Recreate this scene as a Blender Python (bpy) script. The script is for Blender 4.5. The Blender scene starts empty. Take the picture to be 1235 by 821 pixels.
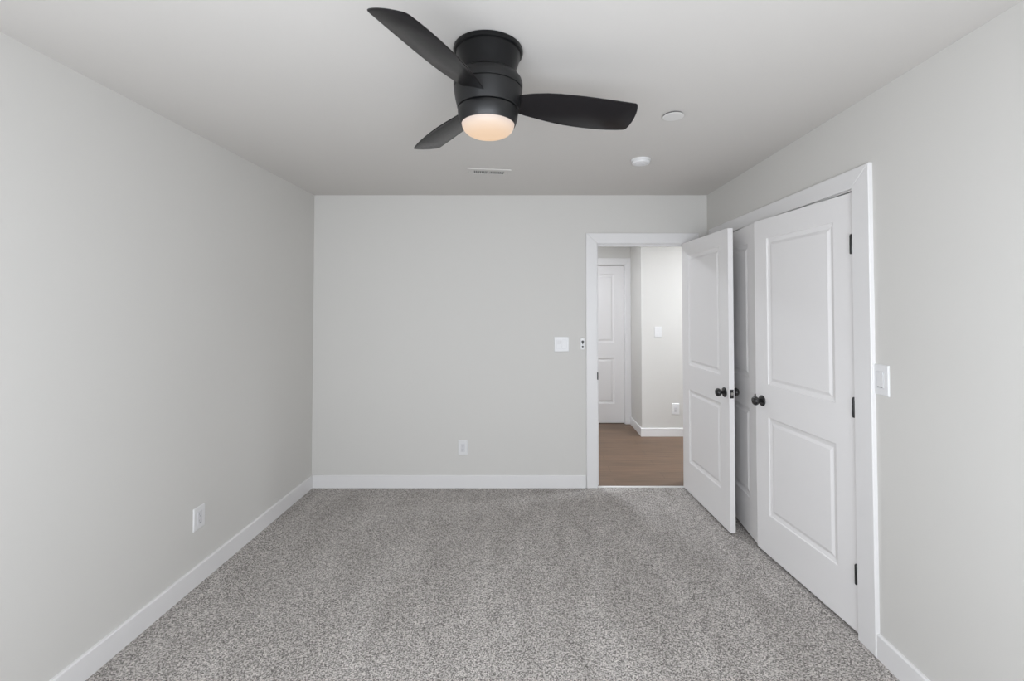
import bpy, bmesh, math
from mathutils import Vector, Matrix
C = bpy.context.scene.collection
PI = math.pi

# ------------------------------------------------------------------ camera
W, Hh, F = 1235.0, 821.0, 549.0
cam_d = bpy.data.cameras.new('camera')
cam_d.sensor_fit = 'HORIZONTAL'
cam_d.sensor_width = 36.0
cam_d.lens = 36.0 * F / W
cam_d.shift_x = -(636.1 - W / 2) / W
cam_d.shift_y = (356.7 - Hh / 2) / W
cam_d.clip_start = 0.02
cam = bpy.data.objects.new('camera', cam_d)
C.objects.link(cam)
cam.location = (0, 0, 1.508)
cam.rotation_euler = (PI / 2 + 0.0221, 0, 0)
bpy.context.scene.camera = cam

# ------------------------------------------------------------------ world and lights
SKY = 9.8
world = bpy.data.worlds.new('daylight')
bpy.context.scene.world = world
world.use_nodes = True
bg = world.node_tree.nodes['Background']
bg.inputs[0].default_value = (0.88, 0.932, 1.0, 1)
bg.inputs[1].default_value = SKY
vs = bpy.context.scene.view_settings
vs.view_transform = 'Standard'
vs.look = 'None'
vs.gamma = 1
vs.use_curve_mapping = False
vs.exposure = 0.0

WX0, WX1, WZ0, WZ1 = -1.5, 1.25, 0.6, 1.95      # window in the wall behind the camera
REAR = -0.22
def area(name, loc, rot, sx, sy, power, col, portal=False, shape='RECTANGLE'):
    l = bpy.data.lights.new(name, 'AREA')
    l.shape = shape; l.size = sx; l.size_y = sy
    l.energy = power; l.color = col
    if portal: l.cycles.is_portal = True
    o = bpy.data.objects.new(name, l); C.objects.link(o)
    o.location = loc; o.rotation_euler = rot
    return o
area('window_portal', ((WX0 + WX1) / 2, REAR - 0.11, (WZ0 + WZ1) / 2), (PI / 2, 0, 0), WX1 - WX0, WZ1 - WZ0, 1, (1, 1, 1), True)
HALL_P = 38.0

# ------------------------------------------------------------------ dimensions
XL, XR, D, H = -1.794, 1.512, 3.816, 2.44
EX0, EX1, EZ = 0.583, 1.342, 2.032                 # entry opening
CY0, CY1, CZ = 2.098, 3.644, 2.048                 # closet opening
DW = D + 0.115                                     # hall face of the far wall
HB, HF, HX = 5.289, 5.835, 1.323                   # hall walls

# ------------------------------------------------------------------ materials
def mat(name, col, rough=0.5, spec=0.5, metal=0.0):
    m = bpy.data.materials.new(name); m.use_nodes = True
    b = m.node_tree.nodes['Principled BSDF']
    b.inputs['Base Color'].default_value = (*col, 1)
    b.inputs['Roughness'].default_value = rough
    b.inputs['Specular IOR Level'].default_value = spec
    b.inputs['Metallic'].default_value = metal
    return m
def nod(m, t, **kw):
    n = m.node_tree.nodes.new(t)
    for k, v in kw.items(): setattr(n, k, v)
    return n
def paint(name, col, rough, bump=0.03, scale=90, spec=0.3):
    m = mat(name, col, rough, spec)
    L = m.node_tree.links; b = m.node_tree.nodes['Principled BSDF']
    tc = nod(m, 'ShaderNodeTexCoord'); no = nod(m, 'ShaderNodeTexNoise')
    no.inputs['Scale'].default_value = scale; no.inputs['Detail'].default_value = 3
    L.new(tc.outputs['Object'], no.inputs['Vector'])
    bu = nod(m, 'ShaderNodeBump'); bu.inputs['Strength'].default_value = bump; bu.inputs['Distance'].default_value = 0.004
    L.new(no.outputs['Fac'], bu.inputs['Height']); L.new(bu.outputs[0], b.inputs['Normal'])
    return m
M = {}
M['wall'] = paint('wall_paint', (0.635, 0.62, 0.593), 0.75)
M['ceiling'] = paint('ceiling_paint', (0.63, 0.607, 0.58), 0.9)
M['trim'] = paint('trim_paint', (0.76, 0.747, 0.742), 0.38, 0.01, 40, 0.45)
M['door'] = paint('door_paint', (0.79, 0.772, 0.765), 0.4, 0.02, 60, 0.4)
M['plastic'] = mat('white_plastic', (0.75, 0.745, 0.745), 0.3, 0.5)
M['plastic2'] = mat('white_plastic_insert', (0.66, 0.655, 0.665), 0.35, 0.5)
M['plug'] = mat('socket_shadow', (0.3, 0.3, 0.3), 0.6)
M['slot'] = mat('dark_slot', (0.05, 0.05, 0.05), 0.6)
M['black'] = mat('matte_black_metal', (0.007, 0.007, 0.0075), 0.42, 0.45)
M['canopy'] = mat('satin_black_canopy', (0.006, 0.006, 0.0065), 0.3, 0.25)
M['knob'] = mat('black_bronze', (0.016, 0.015, 0.015), 0.25, 0.6)
M['steel'] = mat('brushed_steel', (0.6, 0.58, 0.55), 0.3, 0.5, 1.0)
M['hinge'] = mat('dark_hinge_metal', (0.03, 0.03, 0.03), 0.35, 0.5, 0.3)
M['vent'] = mat('vent_enamel', (0.72, 0.71, 0.69), 0.5)
M['gap_shade'] = mat('painted_gap_shade', (0.12, 0.115, 0.11), 0.8)  # dark tone painted for shade in the vent and the collar gap
M['exterior'] = mat('closet_paint', (0.6, 0.6, 0.58), 0.8)

def blade_mat():
    m = mat('black_blade', (0.009, 0.008, 0.009), 0.27, 0.3)
    L = m.node_tree.links; b = m.node_tree.nodes['Principled BSDF']
    tc = nod(m, 'ShaderNodeTexCoord'); mp = nod(m, 'ShaderNodeMapping'); mp.inputs['Scale'].default_value = (4, 90, 90)
    no = nod(m, 'ShaderNodeTexNoise'); no.inputs['Scale'].default_value = 3
    L.new(tc.outputs['Object'], mp.inputs[0]); L.new(mp.outputs[0], no.inputs['Vector'])
    bu = nod(m, 'ShaderNodeBump'); bu.inputs['Strength'].default_value = 0.05; bu.inputs['Distance'].default_value = 0.002
    L.new(no.outputs['Fac'], bu.inputs['Height']); L.new(bu.outputs[0], b.inputs['Normal'])
    return m
M['blade'] = blade_mat()

def carpet():
    m = mat('grey_cut_pile_carpet', (0.3, 0.3, 0.3), 0.95, 0.1)
    L = m.node_tree.links; b = m.node_tree.nodes['Principled BSDF']
    tc = nod(m, 'ShaderNodeTexCoord')
    fine = nod(m, 'ShaderNodeTexNoise'); fine.inputs['Scale'].default_value = 150; fine.inputs['Detail'].default_value = 3; fine.inputs['Roughness'].default_value = 0.7
    L.new(tc.outputs['Object'], fine.inputs['Vector'])
    r = nod(m, 'ShaderNodeValToRGB')
    e = r.color_ramp.elements
    e[0].position = 0.36; e[0].color = (0.150, 0.138, 0.129, 1)
    e[1].position = 0.64; e[1].color = (0.74, 0.698, 0.662, 1)
    k = e.new(0.5); k.color = (0.42, 0.394, 0.373, 1)
    vo = nod(m, 'ShaderNodeTexVoronoi'); vo.inputs['Scale'].default_value = 215
    L.new(tc.outputs['Object'], vo.inputs['Vector'])
    sp = nod(m, 'ShaderNodeSeparateColor'); L.new(vo.outputs['Color'], sp.inputs[0])
    ms = nod(m, 'ShaderNodeMath', operation='MULTIPLY_ADD'); ms.inputs[1].default_value = 0.28; L.new(sp.outputs[0], ms.inputs[0])
    m2 = nod(m, 'ShaderNodeMath', operation='MULTIPLY_ADD'); m2.inputs[1].default_value = 0.72; m2.inputs[2].default_value = 0.0
    L.new(fine.outputs['Fac'], m2.inputs[0]); L.new(m2.outputs[0], ms.inputs[2])
    L.new(ms.outputs[0], r.inputs['Fac'])
    # vacuum tracks: soft bands of brushed pile running away from the door
    mp = nod(m, 'ShaderNodeMapping'); mp.inputs['Scale'].default_value = (3.2, 0.9, 1); mp.inputs['Rotation'].default_value = (0, 0, 0.12)
    L.new(tc.outputs['Object'], mp.inputs[0])
    big = nod(m, 'ShaderNodeTexNoise'); big.inputs['Scale'].default_value = 1.6; big.inputs['Detail'].default_value = 2.5; big.inputs['Distortion'].default_value = 0.6
    L.new(mp.outputs[0], big.inputs['Vector'])
    r2 = nod(m, 'ShaderNodeValToRGB'); e = r2.color_ramp.elements
    e[0].position = 0.38; e[0].color = (0.91, 0.905, 0.90, 1); e[1].position = 0.62; e[1].color = (1.05, 1.05, 1.05, 1)
    L.new(big.outputs['Fac'], r2.inputs['Fac'])
    mx = nod(m, 'ShaderNodeMix', data_type='RGBA', blend_type='MULTIPLY'); mx.inputs[0].default_value = 1
    L.new(r.outputs[0], mx.inputs[6]); L.new(r2.outputs[0], mx.inputs[7]); L.new(mx.outputs[2], b.inputs['Base Color'])
    bu = nod(m, 'ShaderNodeBump'); bu.inputs['Strength'].default_value = 0.6; bu.inputs['Distance'].default_value = 0.006
    L.new(ms.outputs[0], bu.inputs['Height']); L.new(bu.outputs[0], b.inputs['Normal'])
    return m
M['carpet'] = carpet()

def wood():
    m = mat('brown_plank_floor', (0.2, 0.13, 0.09), 0.45, 0.4)
    L = m.node_tree.links; b = m.node_tree.nodes['Principled BSDF']
    tc = nod(m, 'ShaderNodeTexCoord')
    br = nod(m, 'ShaderNodeTexBrick'); br.offset = 0.37
    br.inputs['Scale'].default_value = 1; br.inputs['Brick Width'].default_value = 1.2; br.inputs['Row Height'].default_value = 0.16
    br.inputs['Mortar Size'].default_value = 0.0015
    br.inputs['Color1'].default_value = (0.19, 0.123, 0.080, 1); br.inputs['Color2'].default_value = (0.15, 0.098, 0.065, 1)
    br.inputs['Mortar'].default_value = (0.10, 0.065, 0.045, 1)
    L.new(tc.outputs['Object'], br.inputs['Vector'])
    mp = nod(m, 'ShaderNodeMapping'); mp.inputs['Scale'].default_value = (1.2, 22, 1)
    L.new(tc.outputs['Object'], mp.inputs[0])
    no = nod(m, 'ShaderNodeTexNoise'); no.inputs['Scale'].default_value = 2.2; no.inputs['Detail'].default_value = 5
    L.new(mp.outputs[0], no.inputs['Vector'])
    r = nod(m, 'ShaderNodeValToRGB'); e = r.color_ramp.elements
    e[0].position = 0.3; e[0].color = (0.72, 0.7, 0.68, 1); e[1].position = 0.7; e[1].color = (1.18, 1.16, 1.14, 1)
    L.new(no.outputs['Fac'], r.inputs['Fac'])
    mx = nod(m, 'ShaderNodeMix', data_type='RGBA', blend_type='MULTIPLY'); mx.inputs[0].default_value = 1
    L.new(br.outputs[0], mx.inputs[6]); L.new(r.outputs[0], mx.inputs[7]); L.new(mx.outputs[2], b.inputs['Base Color'])
    return m
M['wood'] = wood()

def globe_mat():
    m = bpy.data.materials.new('lit_frosted_glass'); m.use_nodes = True
    nt = m.node_tree; L = nt.links; b = nt.nodes['Principled BSDF']
    b.inputs['Base Color'].default_value = (0.2, 0.19, 0.18, 1); b.inputs['Specular IOR Level'].default_value = 0.25; b.inputs['Roughness'].default_value = 0.45
    tc = nod(m, 'ShaderNodeTexCoord'); sx = nod(m, 'ShaderNodeSeparateXYZ')
    L.new(tc.outputs['Object'], sx.inputs[0])
    mr = nod(m, 'ShaderNodeMapRange')          # lamp glow painted as an emission gradient, warmest at the bottom
    mr.inputs['From Min'].default_value = 2.165; mr.inputs['From Max'].default_value = 2.124
    L.new(sx.outputs['Z'], mr.inputs['Value'])
    r = nod(m, 'ShaderNodeValToRGB'); e = r.color_ramp.elements
    e[0].position = 0.0; e[0].color = (0.62, 0.49, 0.43, 1)
    e[1].position = 1.0; e[1].color = (0.76, 0.50, 0.29, 1)
    k = e.new(0.5); k.color = (0.72, 0.52, 0.37, 1)
    L.new(mr.outputs[0], r.inputs['Fac'])
    L.new(r.outputs[0], b.inputs['Emission Color']); b.inputs['Emission Strength'].default_value = 0.88
    return m
M['globe'] = globe_mat()

def glass_mat():
    m = bpy.data.materials.new('window_glass'); m.use_nodes = True
    nt = m.node_tree; nt.nodes.clear()
    o = nt.nodes.new('ShaderNodeOutputMaterial'); t = nt.nodes.new('ShaderNodeBsdfTransparent'); g = nt.nodes.new('ShaderNodeBsdfGlossy')
    g.inputs['Roughness'].default_value = 0.02
    x = nt.nodes.new('ShaderNodeMixShader'); x.inputs[0].default_value = 0.06
    nt.links.new(t.outputs[0], x.inputs[1]); nt.links.new(g.outputs[0], x.inputs[2]); nt.links.new(x.outputs[0], o.inputs[0])
    return m
M['glass'] = glass_mat()
def lamp_mat():
    m = mat('hall_lamp_diffuser', (0.8, 0.8, 0.8), 0.5)
    b = m.node_tree.nodes['Principled BSDF']
    b.inputs['Emission Color'].default_value = (1, 0.97, 0.93, 1); b.inputs['Emission Strength'].default_value = 3
    return m
M['lamp'] = lamp_mat()

# ------------------------------------------------------------------ mesh helpers
def box(bm, x0, x1, y0, y1, z0, z1, bev=0.0, mx=None, mi=0):
    r = bmesh.ops.create_cube(bm, size=1)
    vs_ = r['verts']
    bmesh.ops.transform(bm, verts=vs_, matrix=Matrix.Translation(((x0 + x1) / 2, (y0 + y1) / 2, (z0 + z1) / 2)) @ Matrix.Diagonal((abs(x1 - x0), abs(y1 - y0), abs(z1 - z0), 1)))
    es = list({e for v in vs_ for e in v.link_edges})
    fs = list({f for v in vs_ for f in v.link_faces})
    for f in fs: f.material_index = mi
    if bev > 0:
        g = bmesh.ops.bevel(bm, geom=es, offset=bev, segments=2, profile=0.6, affect='EDGES')
        fs = g['faces']; vs_ = list({v for f in bm.faces if f.is_valid for v in f.verts if f in fs}) or vs_
    if mx is not None:
        allv = set()
        stack = [v for v in vs_ if v.is_valid]
        while stack:
            v = stack.pop()
            if v in allv: continue
            allv.add(v)
            for e in v.link_edges: stack.append(e.other_vert(v))
        bmesh.ops.transform(bm, verts=list(allv), matrix=mx)
def lathe(bm, prof, n=64, mx=None):
    """prof: list of (radius, height); revolved about +Z"""
    rings = []
    for r, h in prof:
        if r < 1e-6: rings.append([bm.verts.new((0, 0, h))])
        else: rings.append([bm.verts.new((r * math.cos(2 * PI * i / n), r * math.sin(2 * PI * i / n), h)) for i in range(n)])
    for a, b in zip(rings, rings[1:]):
        for i in range(n):
            j = (i + 1) % n
            if len(a) == 1 and len(b) == 1: continue
            if len(a) == 1: bm.faces.new((a[0], b[i], b[j]))
            elif len(b) == 1: bm.faces.new((a[i], a[j], b[0]))
            else: bm.faces.new((a[i], a[j], b[j], b[i]))
    if mx is not None: bmesh.ops.transform(bm, verts=[v for r in rings for v in r], matrix=mx)
def obj(name, bm, m, parent=None, smooth=False, label=None):
    bmesh.ops.recalc_face_normals(bm, faces=bm.faces)
    me = bpy.data.meshes.new(name); bm.to_mesh(me); bm.free()
    for k in (m if isinstance(m, (list, tuple)) else [m]): me.materials.append(M[k])
    if smooth:
        me.polygons.foreach_set('use_smooth', [True] * len(me.polygons))
        me.set_sharp_from_angle(angle=math.radians(38))
    o = bpy.data.objects.new(name, me); C.objects.link(o)
    if parent: o.parent = parent
    if label: o['label'] = label
    return o
def boxes(name, lst, m, parent=None, bev=0.0, label=None):
    bm = bmesh.new()
    for b in lst: box(bm, *b, bev=bev)
    return obj(name, bm, m, parent, smooth=bev > 0, label=label)
def tag(o, label, cat, group=None):
    o['label'] = label; o['category'] = cat
    if group: o['group'] = group
    return o
def struct(o, label=None):
    o['kind'] = 'structure'
    if label: o['label'] = label
    return o
def empty(name, loc, rz=0):
    o = bpy.data.objects.new(name, None); C.objects.link(o)
    o.location = loc; o.rotation_euler = (0, 0, rz); o.empty_display_size = 0.1
    return o

# ------------------------------------------------------------------ shell
T = 0.1
struct(boxes('floor', [(XL - T, 2.5, REAR - T, D + 0.02, -0.1, 0)], 'carpet'), 'grey speckled cut pile carpet of the bedroom')
struct(boxes('floor_hall', [(-0.7, 3.3, D + 0.02, HF + 0.2, -0.1, 0.004)], 'wood'), 'brown wood plank floor seen through the open doorway')
struct(boxes('ceiling', [(XL - T, XR + T, REAR - T, D, H, H + 0.1)], 'ceiling'), 'smooth pale ceiling of the bedroom')
struct(boxes('ceiling_hall', [(-0.7, 3.3, D, HF + 0.2, H, H + 0.1), (XR + T, 2.5, 1.8, D, H, H + 0.1)], 'ceiling'), 'ceiling of the hall beyond the doorway')
struct(boxes('wall_left', [(XL - T, XL, REAR - T, D, 0, H)], 'wall'), 'pale grey left wall with one outlet')
struct(boxes('wall_back', [(XL - T, EX0, D, DW, 0, H), (EX0, EX1, D, DW, EZ, H), (EX1, 3.3, D, DW, 0, H)], 'wall'), 'pale grey far wall with the open doorway')
struct(boxes('wall_right', [(XR, XR + T, REAR - T, CY0, 0, H), (XR, XR + T, CY0, CY1, CZ, H), (XR, XR + T, CY1, D, 0, H)], 'wall'), 'pale grey right wall with the double closet doors')
struct(boxes('wall_rear', [(XL - T, WX0, REAR - T, REAR, 0, H), (WX1, XR + T, REAR - T, REAR, 0, H), (WX0, WX1, REAR - T, REAR, 0, WZ0), (WX0, WX1, REAR - T, REAR, WZ1, H)], 'wall'))
struct(boxes('wall_closet', [(2.2, 2.3, 1.9, 3.816, 0, H), (XR + T, 2.2, 1.9, 2.0, 0, H), (XR + T, 2.2, 3.716, 3.816, 0, H)], 'exterior'))
struct(boxes('wall_hall_front', [(HX, 3.3, HB, HF + 0.1, 0, H)], 'wall'), 'brightly lit hall wall beyond the doorway')
HDX0, HDX1 = 0.482, 1.243
struct(boxes('wall_hall_back', [(-0.7, HDX0 - 0.008, HF, HF + 0.1, 0, H), (HDX0 - 0.008, HDX1 + 0.008, HF, HF + 0.1, 2.04, H), (HDX1 + 0.008, HX, HF, HF + 0.1, 0, H)], 'wall'), 'shaded far wall at the end of the hall')
struct(boxes('hall_leak_backing', [(-.7, HX, HF + .1, HF + .2, 0, H)], 'wall'))  # unseen backing added to block sky light leaking round the hall door
struct(boxes('wall_hall_left', [(-0.7, -0.6, DW, HF, 0, H)], 'wall'))
struct(boxes('wall_hall_right', [(3.2, 3.3, DW, HB, 0, H)], 'wall'))

# window behind the camera
win = struct(empty('window_1', ((WX0 + WX1) / 2, REAR, WZ0)))
wl, wh = WX0 - (WX0 + WX1) / 2, WZ1 - WZ0
boxes('window_frame', [(wl, wl + .05, -.08, -.02, 0, wh), (-wl - .05, -wl, -.08, -.02, 0, wh), (wl + .05, -wl - .05, -.08, -.02, 0, .05), (wl + .05, -wl - .05, -.08, -.02, wh - .05, wh), (-.03, .03, -.08, -.02, .05, wh - .05)], 'trim', win)
boxes('pane', [(wl + .05, -.03, -.052, -.048, .05, wh - .05), (.03, -wl - .05, -.052, -.048, .05, wh - .05)], 'glass', win)
boxes('window_sill', [(wl - .05, -wl + .05, 0, .05, -.03, 0)], 'trim', win, 0.004)
struct(boxes('trim_window', [(WX0 - .09, WX0, REAR, REAR + .018, WZ0, WZ1 + .09), (WX1, WX1 + .09, REAR, REAR + .018, WZ0, WZ1 + .09), (WX0, WX1, REAR, REAR + .018, WZ1, WZ1 + .09)], 'trim', None, 0.002)).name = 'trim_5'

# ------------------------------------------------------------------ baseboards (bevelled top)
def baseboard(name, a, b, nrm, h=0.104, t=0.014, label=None, base=0.0):
    """run from a to b (xy) on a wall whose room-side normal is nrm"""
    bm = bmesh.new()
    prof = [(0, base), (t, base), (t, h - 0.006), (t - 0.002, h - 0.002), (t - 0.006, h), (0, h)]
    rings = []
    for p in (a, b):
        rings.append([bm.verts.new((p[0] + nrm[0] * o, p[1] + nrm[1] * o, z)) for o, z in prof])
    n = len(prof)
    for i in range(n): bm.faces.new((rings[0][i], rings[0][(i + 1) % n], rings[1][(i + 1) % n], rings[1][i]))
    bm.faces.new(rings[0]); bm.faces.new(rings[1])
    return struct(obj(name, bm, 'trim'), label)
CW = 0.092
baseboard('baseboard_left', (XL, REAR), (XL, D), (1, 0), label='white baseboard along the left wall')
baseboard('baseboard_back', (XL + .014, D), (EX0 - .006 - CW, D), (0, -1), label='white baseboard along the far wall')
baseboard('baseboard_right', (XR, REAR), (XR, CY0 - .006 - 0.108), (-1, 0), label='white baseboard along the right wall')
baseboard('baseboard_rear', (XL + .014, REAR), (XR - .014, REAR), (0, 1))
baseboard('baseboard_corner', (XR, CY1 + .006 + CW), (XR, D), (-1, 0))
baseboard('baseboard_hall', (HX - .014, HB), (3.2, HB), (0, -1), h=0.10, base=0.004, label='white baseboard under the bright hall wall')
baseboard('baseboard_hall_side', (HX, HB), (HX, HF - .018), (-1, 0), h=0.10, base=0.004, label='white baseboard on the short hall return')
baseboard('baseboard_hall_end', (-0.6, HF), (HDX0 - .09, HF), (0, -1), h=0.10, base=0.004)

# ------------------------------------------------------------------ casings: mitred flat boards with eased edges
def casing(name, to3, u0, u1, z1, w, t, z0=0.0, zt=None, wr=None, label=None, inset=0.006, wl_=None):
    """to3(u, out, z) -> world; opening u0..u1, head at z1"""
    wt = w if zt is None else zt
    wr = w if wr is None else wr
    wl2 = w if wl_ is None else wl_
    a0, a1, h0 = u0 - inset, u1 + inset, z1 + inset
    b0, b1, h1 = a0 - wl2, a1 + wr, h0 + wt
    bm = bmesh.new()
    def board(q):          # q: 4 (u,z) corners in order; extruded by t with eased front edges
        cx = sum(p[0] for p in q) / 4; cz = sum(p[1] for p in q) / 4
        back = [bm.verts.new(to3(u, 0, z)) for u, z in q]
        mid = [bm.verts.new(to3(u, t - .003, z)) for u, z in q]
        e = .003
        def ins(i):
            p, a, b = Vector(q[i]), Vector(q[i - 1]), Vector(q[(i + 1) % 4])
            d1 = (p - a).normalized(); d2 = (b - p).normalized()
            n1 = Vector((-d1.y, d1.x)); n2 = Vector((-d2.y, d2.x))
            c = Vector((cx, cz))
            if (c - p).dot(n1) < 0: n1 = -n1
            if (c - p).dot(n2) < 0: n2 = -n2
            k = 1 + n1.dot(n2)
            return p + (n1 + n2) * (e / k)
        top = [bm.verts.new(to3(*(lambda v: (v.x, t, v.y))(ins(i)))) for i in range(4)]
        for A, B in ((back, mid), (mid, top)):
            for i in range(4):
                j = (i + 1) % 4; bm.faces.new((A[i], A[j], B[j], B[i]))
        bm.faces.new(top); bm.faces.new(back)
    board([(b0, z0), (a0, z0), (a0, h0), (b0, h1)])
    board([(a1, z0), (b1, z0), (b1, h1), (a1, h0)])
    board([(a0, h0), (a1, h0), (b1, h1), (b0, h1)])
    return struct(obj(name, bm, 'trim'), label)
casing('trim_1', lambda u, o, z: (u, D - o, z), EX0 + .004, EX1 - .004, EZ - .006, 0.09, 0.018, zt=0.086, wr=0.092, label='white casing around the open doorway')
casing('trim_2', lambda u, o, z: (XR - o, u, z), CY0, CY1, CZ - .004, 0.095, 0.018, zt=0.088, wl_=0.108, label='white casing around the double closet doors')
casing('trim_3', lambda u, o, z: (u, HF - o, z), HDX0, HDX1, 2.03, 0.074, 0.016, z0=.004, zt=0.085, label='white casing of the closed door at the hall end')
casing('trim_4', lambda u, o, z: (u, DW + o, z), EX0 + .004, EX1 - .004, EZ - .006, 0.09, 0.018, z0=.004)
# jambs with stops
def jamb_back(name, u0, u1, z1, y0, y1, stop_y):
    t = 0.012
    return struct(boxes(name, [(u0, u0 + .004, y0, y1, .004, z1), (u1 - .004, u1, y0, y1, .004, z1), (u0 + .004, u1 - .004, y0, y1, z1 - .006, z1),
        (u0 + .004, u0 + .016, stop_y, stop_y + .035, .004, z1 - .006), (u1 - .016, u1 - .004, stop_y, stop_y + .035, .004, z1 - .006), (u0 + .016, u1 - .016, stop_y, stop_y + .035, z1 - .018, z1 - .006)], 'trim'))
jamb_back('trim_6', EX0, EX1, EZ, D, DW, D + .04)
struct(boxes('trim_7', [(XR, XR + T, CY0 - .0, CY0 + .002, 0, CZ), (XR, XR + T, CY1 - .002, CY1, 0, CZ), (XR, XR + T, CY0 + .002, CY1 - .002, CZ - .003, CZ),
    (XR + .045, XR + .08, CY0 + .002, CY0 + .014, 0, CZ - .003), (XR + .045, XR + .08, CY1 - .014, CY1 - .002, 0, CZ - .003), (XR + .045, XR + .08, CY0 + .014, CY1 - .014, CZ - .018, CZ - .003)], 'trim'))
# threshold strip between carpet and planks
struct(boxes('trim_8', [(EX0 + .004, EX1 - .004, D - .003, D + .022, -.001, .006)], 'trim', None, .003), 'pale strip across the foot of the open doorway')
# strike plate on left jamb of the entry
sp = struct(boxes('strike_plate', [(EX0 - .004, EX0 + .0055, D - .0205, D + .03, .895, .955)], 'hinge', None, .001)); sp.name = 'trim_9'

# ------------------------------------------------------------------ panel doors
def door_slab(w, z0, z1, t, st, panels):
    """hinge edge at x=0, free edge at x=w; front face y=0 (normal -y), back face y=t"""
    bm = bmesh.new()
    xs = [0, st, w - st, w]
    zs = [z0] + [v for p in panels for v in p] + [z1]
    rings = [(0, 0), (.005, .005), (.020, .009), (.027, .0095), (.043, .003)]
    for y, s in ((0, 1), (t, -1)):
        for i in range(3):
            for j in range(len(zs) - 1):
                if i == 1 and j % 2 == 1:
                    a, b, c, d = xs[1], xs[2], zs[j], zs[j + 1]
                    prev = None
                    for off, dep in rings:
                        cur = [bm.verts.new((a + off, y + s * dep, c + off)), bm.verts.new((b - off, y + s * dep, c + off)), bm.verts.new((b - off, y + s * dep, d - off)), bm.verts.new((a + off, y + s * dep, d - off))]
                        if prev:
                            for k in range(4): bm.faces.new((prev[k], prev[(k + 1) % 4], cur[(k + 1) % 4], cur[k]))
                        prev = cur
                    bm.faces.new(prev)
                else:
                    bm.faces.new([bm.verts.new(p) for p in ((xs[i], y, zs[j]), (xs[i + 1], y, zs[j]), (xs[i + 1], y, zs[j + 1]), (xs[i], y, zs[j + 1]))])
    for x in (0, w):
        for j in range(len(zs) - 1): bm.faces.new([bm.verts.new(p) for p in ((x, 0, zs[j]), (x, t, zs[j]), (x, t, zs[j + 1]), (x, 0, zs[j + 1]))])
    for z in (z0, z1):
        for i in range(3): bm.faces.new([bm.verts.new(p) for p in ((xs[i], 0, z), (xs[i + 1], 0, z), (xs[i + 1], t, z), (xs[i], t, z))])
    bmesh.ops.remove_doubles(bm, verts=bm.verts, dist=1e-5)
    return bm
def add_knob(parent, x, y, z, s, label=None):
    """s=-1: on the front face, sticking out towards -y; the rosette is a part of the knob"""
    mx = Matrix.Translation((x, y, z)) @ Matrix.Rotation(PI / 2 * (1 if s < 0 else -1), 4, 'X')
    bm = bmesh.new()
    prof = [(.0115, .006), (.0105, .012), (.0105, .022), (.014, .027), (.0205, .031), (.0255, .037), (.0275, .044), (.0265, .051), (.022, .057), (.013, .061), (0, .0625)]
    lathe(bm, prof, 40, mx); k = obj('knob', bm, 'knob', parent, True, label)
    bm = bmesh.new()
    lathe(bm, [(0, 0), (.033, 0), (.033, .003), (.031, .006), (.025, .0085), (.014, .010), (0, .010)], 40, mx)
    obj('rosette', bm, 'knob', k, True)
    return k
def add_hinge(parent, x, y, z, h=.09):
    bm = bmesh.new()
    lathe(bm, [(0, 0), (.0045, 0), (.0066, .003), (.0066, h * .33), (.0060, h * .335), (.0066, h * .34), (.0066, h * .66), (.0060, h * .665), (.0066, h * .67), (.0066, h - .003), (.0045, h), (.003, h + .003), (0, h + .004)], 20, Matrix.Translation((x, y, z - h / 2)))
    return obj('hinge', bm, 'hinge', parent, True)
PAN = [(.256, .84), (1.035, 1.918)]
def door(name, hinge, ang, w, z0, z1, label, mirror=False, base=None):
    """local +x runs from hinge to free edge, rotated by ang about z; front face normal is local -y"""
    o = struct(empty(name, (hinge[0], hinge[1], 0), ang), label)
    o['category'] = 'door'
    t = .035
    bm = door_slab(w, z0, z1, t, .122, PAN)
    if mirror:
        bmesh.ops.transform(bm, verts=bm.verts, matrix=Matrix.Diagonal((1, -1, 1, 1)))
    obj('door_panel', bm, 'door', o)
    return o
# entry door: visible (hall side) face runs from (1.29,3.80) to (1.337,3.03)
a = math.atan2(3.03 - 3.795, 1.337 - 1.291)
e1 = door('door_1', (1.291, 3.795), a, .766, .014, 2.027, 'open white two panel bedroom door standing inside the doorway', mirror=False)
# local -y after rotation a(-86.6deg): points to -x  -> front face looks left, towards the room
add_knob(e1, .766 - .062, 0, .925, -1); add_knob(e1, .766 - .062, .035, .925, 1)
boxes('latch_plate', [(.7655, .7675, .005, .030, .895, .953)], 'knob', e1, .0008, 'dark latch plate on the door edge')
bm = bmesh.new(); box(bm, .766, .775, .011, .024, .916, .934, .002); obj('latch_bolt', bm, 'steel', e1, True, 'bright metal latch bolt')
for z in (.28, 1.03, 1.79): add_hinge(e1, -.004, .039, z)
# right closet leaf: hinge near, free edge far, slightly ajar
def closet(name, hinge, d, w, label, mirror):
    a = math.atan2(d[1], d[0])
    return door(name, hinge, a, w, .018, 2.036, label, mirror)
dR = (-math.sin(math.radians(5.7)), math.cos(math.radians(5.7)))
c1 = closet('door_2', (XR - .003, CY0 + .004), dR, .769, 'nearer closet door leaf with a black knob, slightly ajar', True)
# local +x ~ +Y, local +y ~ -X (room side); mirrored slab occupies y in [-t, 0], its room face is y=0
add_knob(c1, .769 - .065, 0, .928, 1)
for z in (.283, 1.04, 1.793): add_hinge(c1, .003, .0085, z)
dL = (-math.sin(math.radians(5.0)), -math.cos(math.radians(5.0)))
c2 = closet('door_3', (XR - .003, CY1 - .004), dL, .767, 'farther closet door leaf half hidden behind the open bedroom door', False)
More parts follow.
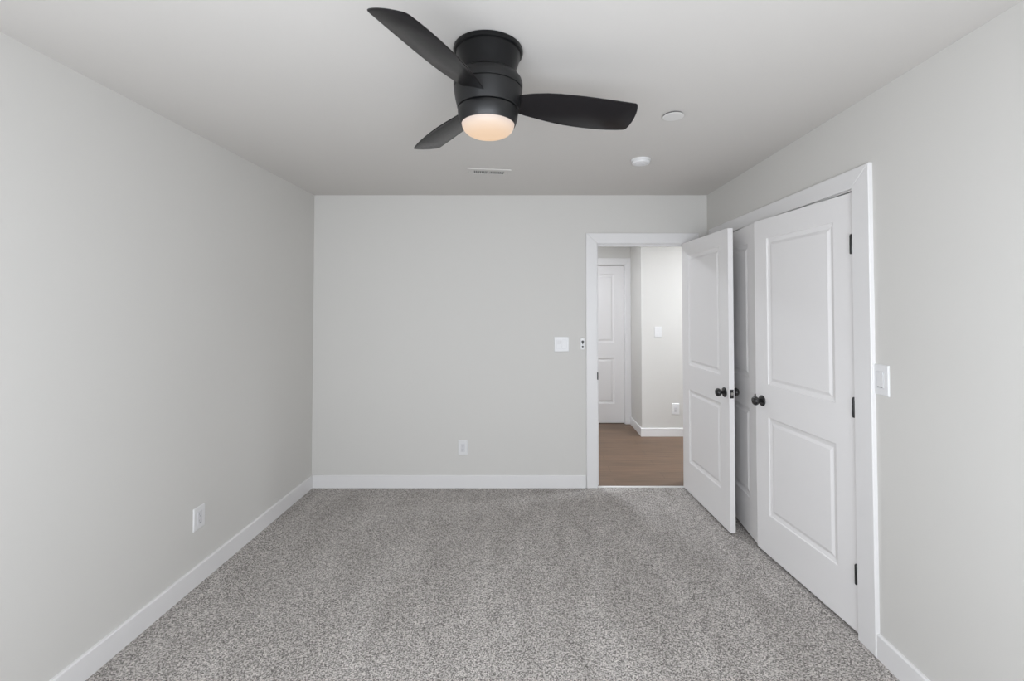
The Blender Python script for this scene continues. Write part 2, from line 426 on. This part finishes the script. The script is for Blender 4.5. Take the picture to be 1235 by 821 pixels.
# local +x ~ -Y, local -y ~ -X: the room face is y=0
boxes('strike_plate', [(.7645, .7685, -.013, .028, .925, .955)], 'knob', c2, .0005, 'black strike plate on the door edge')
for z in (.283, 1.04, 1.793): add_hinge(c2, .003, -.0085, z)
# hall door, closed
h1 = door('door_4', (HDX0 + .002, HF + .03), 0, .757, .012, 2.028, 'closed white two panel door at the end of the hall')
add_knob(h1, .062, 0, .925, -1)
struct(boxes('trim_10', [(HDX0 - .008, HDX0, HF, HF + .1, .004, 2.04), (HDX1, HDX1 + .008, HF, HF + .1, .004, 2.04), (HDX0, HDX1, HF, HF + .1, 2.032, 2.04)], 'trim'))

# ------------------------------------------------------------------ ceiling fan
FX, FY = -0.1424, 1.6357
fan = tag(empty('ceiling_fan', (FX, FY, 0)), 'matte black three blade flush ceiling fan with a lit frosted bowl', 'ceiling fan')
fan.location.z = 0
bm = bmesh.new()
lathe(bm, [(0, H), (.119, H), (.1245, H - .003), (.1265, H - .010), (.1245, H - .018), (.119, H - .021), (.117, H - .0205), (.1165, H - .024), (.108, H - .055), (.098, H - .09), (.095, H - .115), (0, H - .115)], 96)
obj('canopy', bm, 'canopy', fan, True)
bm = bmesh.new()
lathe(bm, [(0, 2.345), (.092, 2.345), (.104, 2.342), (.114, 2.335), (.1215, 2.325), (.125, 2.313), (.1248, 2.300), (.1238, 2.2925), (.1205, 2.2915), (.1205, 2.2875), (.1235, 2.2865), (.1185, 2.255), (.1105, 2.2195), (.107, 2.2185), (0, 2.2185)], 96)
obj('motor_housing', bm, 'black', fan, True)
bm = bmesh.new()
lathe(bm, [(0, 2.2155), (.106, 2.2155), (.1085, 2.2145), (.1095, 2.212), (.1085, 2.200), (.106, 2.185), (.1015, 2.170), (.0985, 2.1635), (.0955, 2.1635), (.0955, 2.168), (0, 2.168)], 96)
obj('light_ring', bm, 'black', fan, True)
bm = bmesh.new()
lathe(bm, [(.0952, 2.1675), (.0950, 2.163), (.0925, 2.153), (.0875, 2.144), (.079, 2.1355), (.066, 2.1285), (.048, 2.1235), (.026, 2.121), (0, 2.1203)], 96)
gl = obj('light_bowl', bm, 'globe', fan, True, 'frosted glass bowl glowing warm')
OUT = [(.100, -.022), (.130, -.031), (.165, -.0365), (.215, -.040), (.26, -.039), (.30, -.036), (.345, -.032), (.39, -.0265), (.435, -.021), (.48, -.0145), (.52, -.009), (.534, -.007), (.541, -.003), (.5445, .006),
       (.5465, .022), (.5465, .040), (.544, .060), (.540, .079), (.534, .097), (.527, .113), (.522, .119), (.514, .1225),
       (.49, .1245), (.45, .1255), (.405, .123), (.36, .119), (.32, .114), (.28, .107), (.24, .098), (.20, .0865), (.16, .074), (.128, .064), (.100, .052)]
for k, (ang, da) in enumerate(((0, .0015), (240, -.0058), (120, .0042))):
    t = math.radians(ang) + da
    Cc, S = math.cos(t), math.sin(t)
    bm = bmesh.new()
    th = .0045
    def P(x, y, dz):
        dx, dy = Cc * x - S * y, S * x + Cc * y
        z = 2.2524 - .3047 * (y + .0084) - .0313 * dx - .0372 * dy
        return (dx, dy, z + dz)
    cxy = (.33, .045)
    def shr(p, f): return (p[0] + (cxy[0] - p[0]) * f * .5, p[1] + (cxy[1] - p[1]) * f)
    lo_i = [bm.verts.new(P(*shr(p, .03), 0)) for p in OUT]
    lo = [bm.verts.new(P(*p, .0015)) for p in OUT]
    hi = [bm.verts.new(P(*p, th)) for p in OUT]
    hi_i = [bm.verts.new(P(*shr(p, .03), th + .0015)) for p in OUT]
    n = len(OUT)
    for A, B in ((lo_i, lo), (lo, hi), (hi, hi_i)):
        for i in range(n): j = (i + 1) % n; bm.faces.new((A[i], A[j], B[j], B[i]))
    bm.faces.new(lo_i); bm.faces.new(hi_i)
    obj('fan_blade', bm, 'blade', fan, True)

# ------------------------------------------------------------------ ceiling things
# supply register, set a little askew
v = tag(empty('ceiling_vent', (-.268, 3.148, H), math.radians(8)), 'small white slotted air vent in the ceiling beyond the fan', 'vent')
bm = bmesh.new()
for b in ((-.15, .15, -.075, -.036), (-.15, .15, .036, .075), (-.15, -.108, -.036, .036), (.108, .15, -.036, .036), (-.006, .006, -.036, .036)): box(bm, *b, -.006, 0)
bm2 = bmesh.new(); bmesh.ops.remove_doubles(bm, verts=bm.verts, dist=1e-5)
obj('vent_frame', bm, 'ceiling', v)
bm2.free()
boxes('duct_backing', [(-.108, .108, -.036, .036, -.001, -.0004)], 'gap_shade', v, label='dark sheet behind the slats painted as the duct shade')  # thin dark sheet, its colour stands for the shade inside the duct
for i in range(20):
    x = (-.104 + i * .0103) if i < 10 else (.0115 + (i - 10) * .0103)
    bm = bmesh.new(); box(bm, -.0017, .0017, -.036, .036, -.0058, -.0012, 0, Matrix.Translation((x, 0, 0)))
    obj('slat', bm, 'vent', v)
for x, y in ((-.135, 0), (.135, 0)):
    bm = bmesh.new(); lathe(bm, [(0, -.0085), (.003, -.008), (.004, -.006), (0, -.006)], 16, Matrix.Translation((x, y, 0))); obj('screw', bm, 'steel', v, True)
# smoke detector
s = tag(empty('smoke_detector', (.724, 2.885, H)), 'round white smoke detector standing proud of the ceiling', 'smoke detector')
bm = bmesh.new(); lathe(bm, [(0, 0), (.062, 0), (.0625, -.004), (.061, -.009), (0, -.009)], 64); obj('mounting_base', bm, 'plastic', s, True)
bm = bmesh.new(); lathe(bm, [(0, -.009), (.0555, -.009), (.0575, -.012), (.0575, -.019), (.054, -.025), (.040, -.029), (.038, -.0278), (.030, -.0278), (.028, -.030), (0, -.031)], 64); obj('cover', bm, 'plastic', s, True)
bm = bmesh.new(); lathe(bm, [(0, -.0305), (.006, -.0305), (.0055, -.033), (0, -.0335)], 20, Matrix.Translation((.012, -.012, 0))); obj('test_button', bm, 'plastic2', s, True)
# flat round cover plate
s = tag(empty('sprinkler_cover', (.712, 2.202, H)), 'thin flat round cover plate on the ceiling right of the fan blade', 'ceiling cover')
bm = bmesh.new(); lathe(bm, [(0, 0), (.046, 0), (.046, -.007), (0, -.007)], 48); obj('shade_collar', bm, 'gap_shade', s, True, 'dark collar painted as the gap shadow above the plate')  # gap shadow painted into the collar's dark colour
bm = bmesh.new(); lathe(bm, [(0, -.007), (.049, -.007), (.0505, -.0085), (.049, -.010), (0, -.0108)], 64); obj('cover_plate', bm, 'vent', s, True)

# ------------------------------------------------------------------ wall plates (local: x across, z up, -y towards the room)
def plate_bm(w, h, holes):
    """bevelled plate of depth .006 on the wall, outer edge eased"""
    bm = bmesh.new()
    q = [(-w / 2, -h / 2), (w / 2, -h / 2), (w / 2, h / 2), (-w / 2, h / 2)]
    rr = []
    for off, y in ((0, 0), (0, -.003), (.0035, -.006)):
        rr.append([bm.verts.new((x - math.copysign(off, x), y, z - math.copysign(off, z))) for x, z in q])
    for A, B in zip(rr, rr[1:]):
        for i in range(4): bm.faces.new((A[i], A[(i + 1) % 4], B[(i + 1) % 4], B[i]))
    bm.faces.new(rr[0]); bm.faces.new(rr[-1])
    return bm
def rocker_bm(x, w=.033, h=.067, up=True):
    bm = bmesh.new()
    a, b = (-.0075, -.0105) if up else (-.0105, -.0075)
    pts = [(-w / 2, a, -h / 2), (w / 2, a, -h / 2), (w / 2, -.0075, 0), (-w / 2, -.0075, 0), (w / 2, b, h / 2), (-w / 2, b, h / 2)]
    vs_ = [bm.verts.new((x + p[0], p[1], p[2])) for p in pts]
    base = [bm.verts.new((x + p[0], -.005, p[2])) for p in pts]
    bm.faces.new((vs_[0], vs_[1], vs_[2], vs_[3])); bm.faces.new((vs_[3], vs_[2], vs_[4], vs_[5]))
    for i, j in ((0, 1), (1, 2), (2, 4), (4, 5), (5, 3), (3, 0)): bm.faces.new((vs_[i], vs_[j], base[j], base[i]))
    return bm
def surround(parent, xs):
    bm = bmesh.new()
    for x in xs:
        for b in ((-.0195, -.0175), (.0175, .0195)): box(bm, x + b[0], x + b[1], -.0068, -.0058, -.036, .036)
        for b in ((-.037, -.0345), (.0345, .037)): box(bm, x - .0195, x + .0195, -.0068, -.0058, b[0], b[1])
    obj('bezel', bm, 'plastic2', parent, label='thin frame around the rocker')
def switch(loc, rz, gangs, label, w=None, h=.120):
    s = tag(empty('light_switch', loc, rz), label, 'light switch')
    w = w or (.076 if gangs == 1 else .122)
    obj('switch_plate', plate_bm(w, h, None), 'plastic', s)
    xs = [0] if gangs == 1 else [-.023, .023]
    surround(s, xs)
    for i, x in enumerate(xs): obj('rocker', rocker_bm(x, up=(i == 0)), 'plastic', s)
    return s
def outlet(loc, rz, label, w=.078, h=.122):
    s = tag(empty('wall_outlet', loc, rz), label, 'outlet')
    obj('outlet_plate', plate_bm(w, h, None), 'plastic', s)
    bm = bmesh.new(); box(bm, -.017, .017, -.0078, -.005, -.034, .034, .001); f = obj('receptacle', bm, 'plastic2', s, True, 'slightly darker receptacle face')
    bm = bmesh.new()
    for z in (.017, -.017):
        box(bm, -.0075, -.0055, -.0084, -.0076, z - .002, z + .007); box(bm, .0055, .0075, -.0084, -.0076, z - .002, z + .006)
        lathe(bm, [(0, .0076), (.0028, .0076), (.0028, .0084), (0, .0084)], 12, Matrix.Translation((0, 0, z - .009)) @ Matrix.Rotation(PI / 2, 4, 'X'))
    obj('socket_slots', bm, 'plug', f, label='dark plug slots')
    return s
switch((.2857, D, 1.188), 0, 2, 'double white rocker switch plate on the far wall left of the doorway', h=.124)
sr = switch((XR, 1.950, 1.193), PI / 2 * 3, 1, 'single white switch plate on the right wall beside the closet casing', w=.086, h=.130)
boxes('dimmer_slit', [(-.013, .013, -.0098, -.0065, -.0315, -.0295)], 'slot', sr, label='short dark slit under the rocker')
switch((1.515, HB, 1.205), 0, 1, 'small white switch on the bright hall wall seen through the doorway', w=.082, h=.124)
outlet((-.5367, D, .330), 0, 'white wall outlet low on the far wall')
outlet((XL, 2.510, .355), PI / 2, 'white wall outlet low on the left wall above the baseboard', w=.086)
outlet((1.712, HB, .318), 0, 'white wall outlet low on the bright hall wall beyond the doorway', w=.084, h=.128)
# little oval remote in its cradle, next to the door casing
s = tag(empty('fan_remote', (.4605, D, 1.192)), 'tiny white oval remote with dark buttons on the wall beside the door casing', 'remote control')
def capsule(bm, w, h, y0, y1, ea):
    pts = []
    r = w / 2; q = h / 2 - r
    for i in range(13): t = PI * i / 12; pts.append((r * math.cos(t), q + r * math.sin(t)))
    for i in range(13): t = PI + PI * i / 12; pts.append((r * math.cos(t), -q + r * math.sin(t)))
    R = [[bm.verts.new((x * (1 - f), y, z * (1 - f * w / h))) for x, z in pts] for f, y in ((0, y0), (0, y1 + ea), (ea / r, y1))]
    n = len(pts)
    for A, B in zip(R, R[1:]):
        for i in range(n): bm.faces.new((A[i], A[(i + 1) % n], B[(i + 1) % n], B[i]))
    bm.faces.new(R[0]); bm.faces.new(R[-1])
bm = bmesh.new(); capsule(bm, .046, .110, 0, -.008, .003); obj('cradle', bm, 'vent', s, True)
bm = bmesh.new(); capsule(bm, .036, .096, -.008, -.017, .003); obj('remote_body', bm, 'plastic', s, True)
def disc(bm, x, z, r, y0, y1): lathe(bm, [(0, y0), (r, y0), (r, y1), (0, y1)], 20, Matrix.Translation((x, 0, z)) @ Matrix.Rotation(PI / 2, 4, 'X'))
bm = bmesh.new(); disc(bm, 0, .018, .0105, .0165, .0185); box(bm, -.0035, .0035, -.0185, -.0165, -.004, .012); obj('button', bm, 'slot', s, True, 'dark upper button')
bm = bmesh.new(); disc(bm, 0, -.022, .0075, .0165, .0185); obj('button', bm, 'slot', s, True, 'dark round lower button')

# ------------------------------------------------------------------ hall lamps (flush discs just out of view)
def hall_light(x, y, p, label):
    s = tag(empty('hall_ceiling_light', (x, y, H)), label, 'ceiling light')
    bm = bmesh.new(); lathe(bm, [(0, 0), (.15, 0), (.15, -.02), (.135, -.03), (.125, -.028), (0, -.028)], 48); obj('light_rim', bm, 'plastic', s, True)
    bm = bmesh.new(); lathe(bm, [(0, -.029), (.124, -.029), (.12, -.034), (.09, -.042), (0, -.046)], 48); obj('diffuser', bm, 'lamp', s, True)
    area('hall_lamp', (x, y, H - .055), (0, 0, 0), .24, .24, p, (.88, .93, 1), shape='DISK')
hall_light(2.55, 4.35, HALL_P, 'flush round white ceiling light in the right end of the hall')
hall_light(0.25, 4.85, HALL_P * .6, 'added unseen flush ceiling light brightening the left end of the hall')  # second lamp, added out of view to brighten the far door and return wall
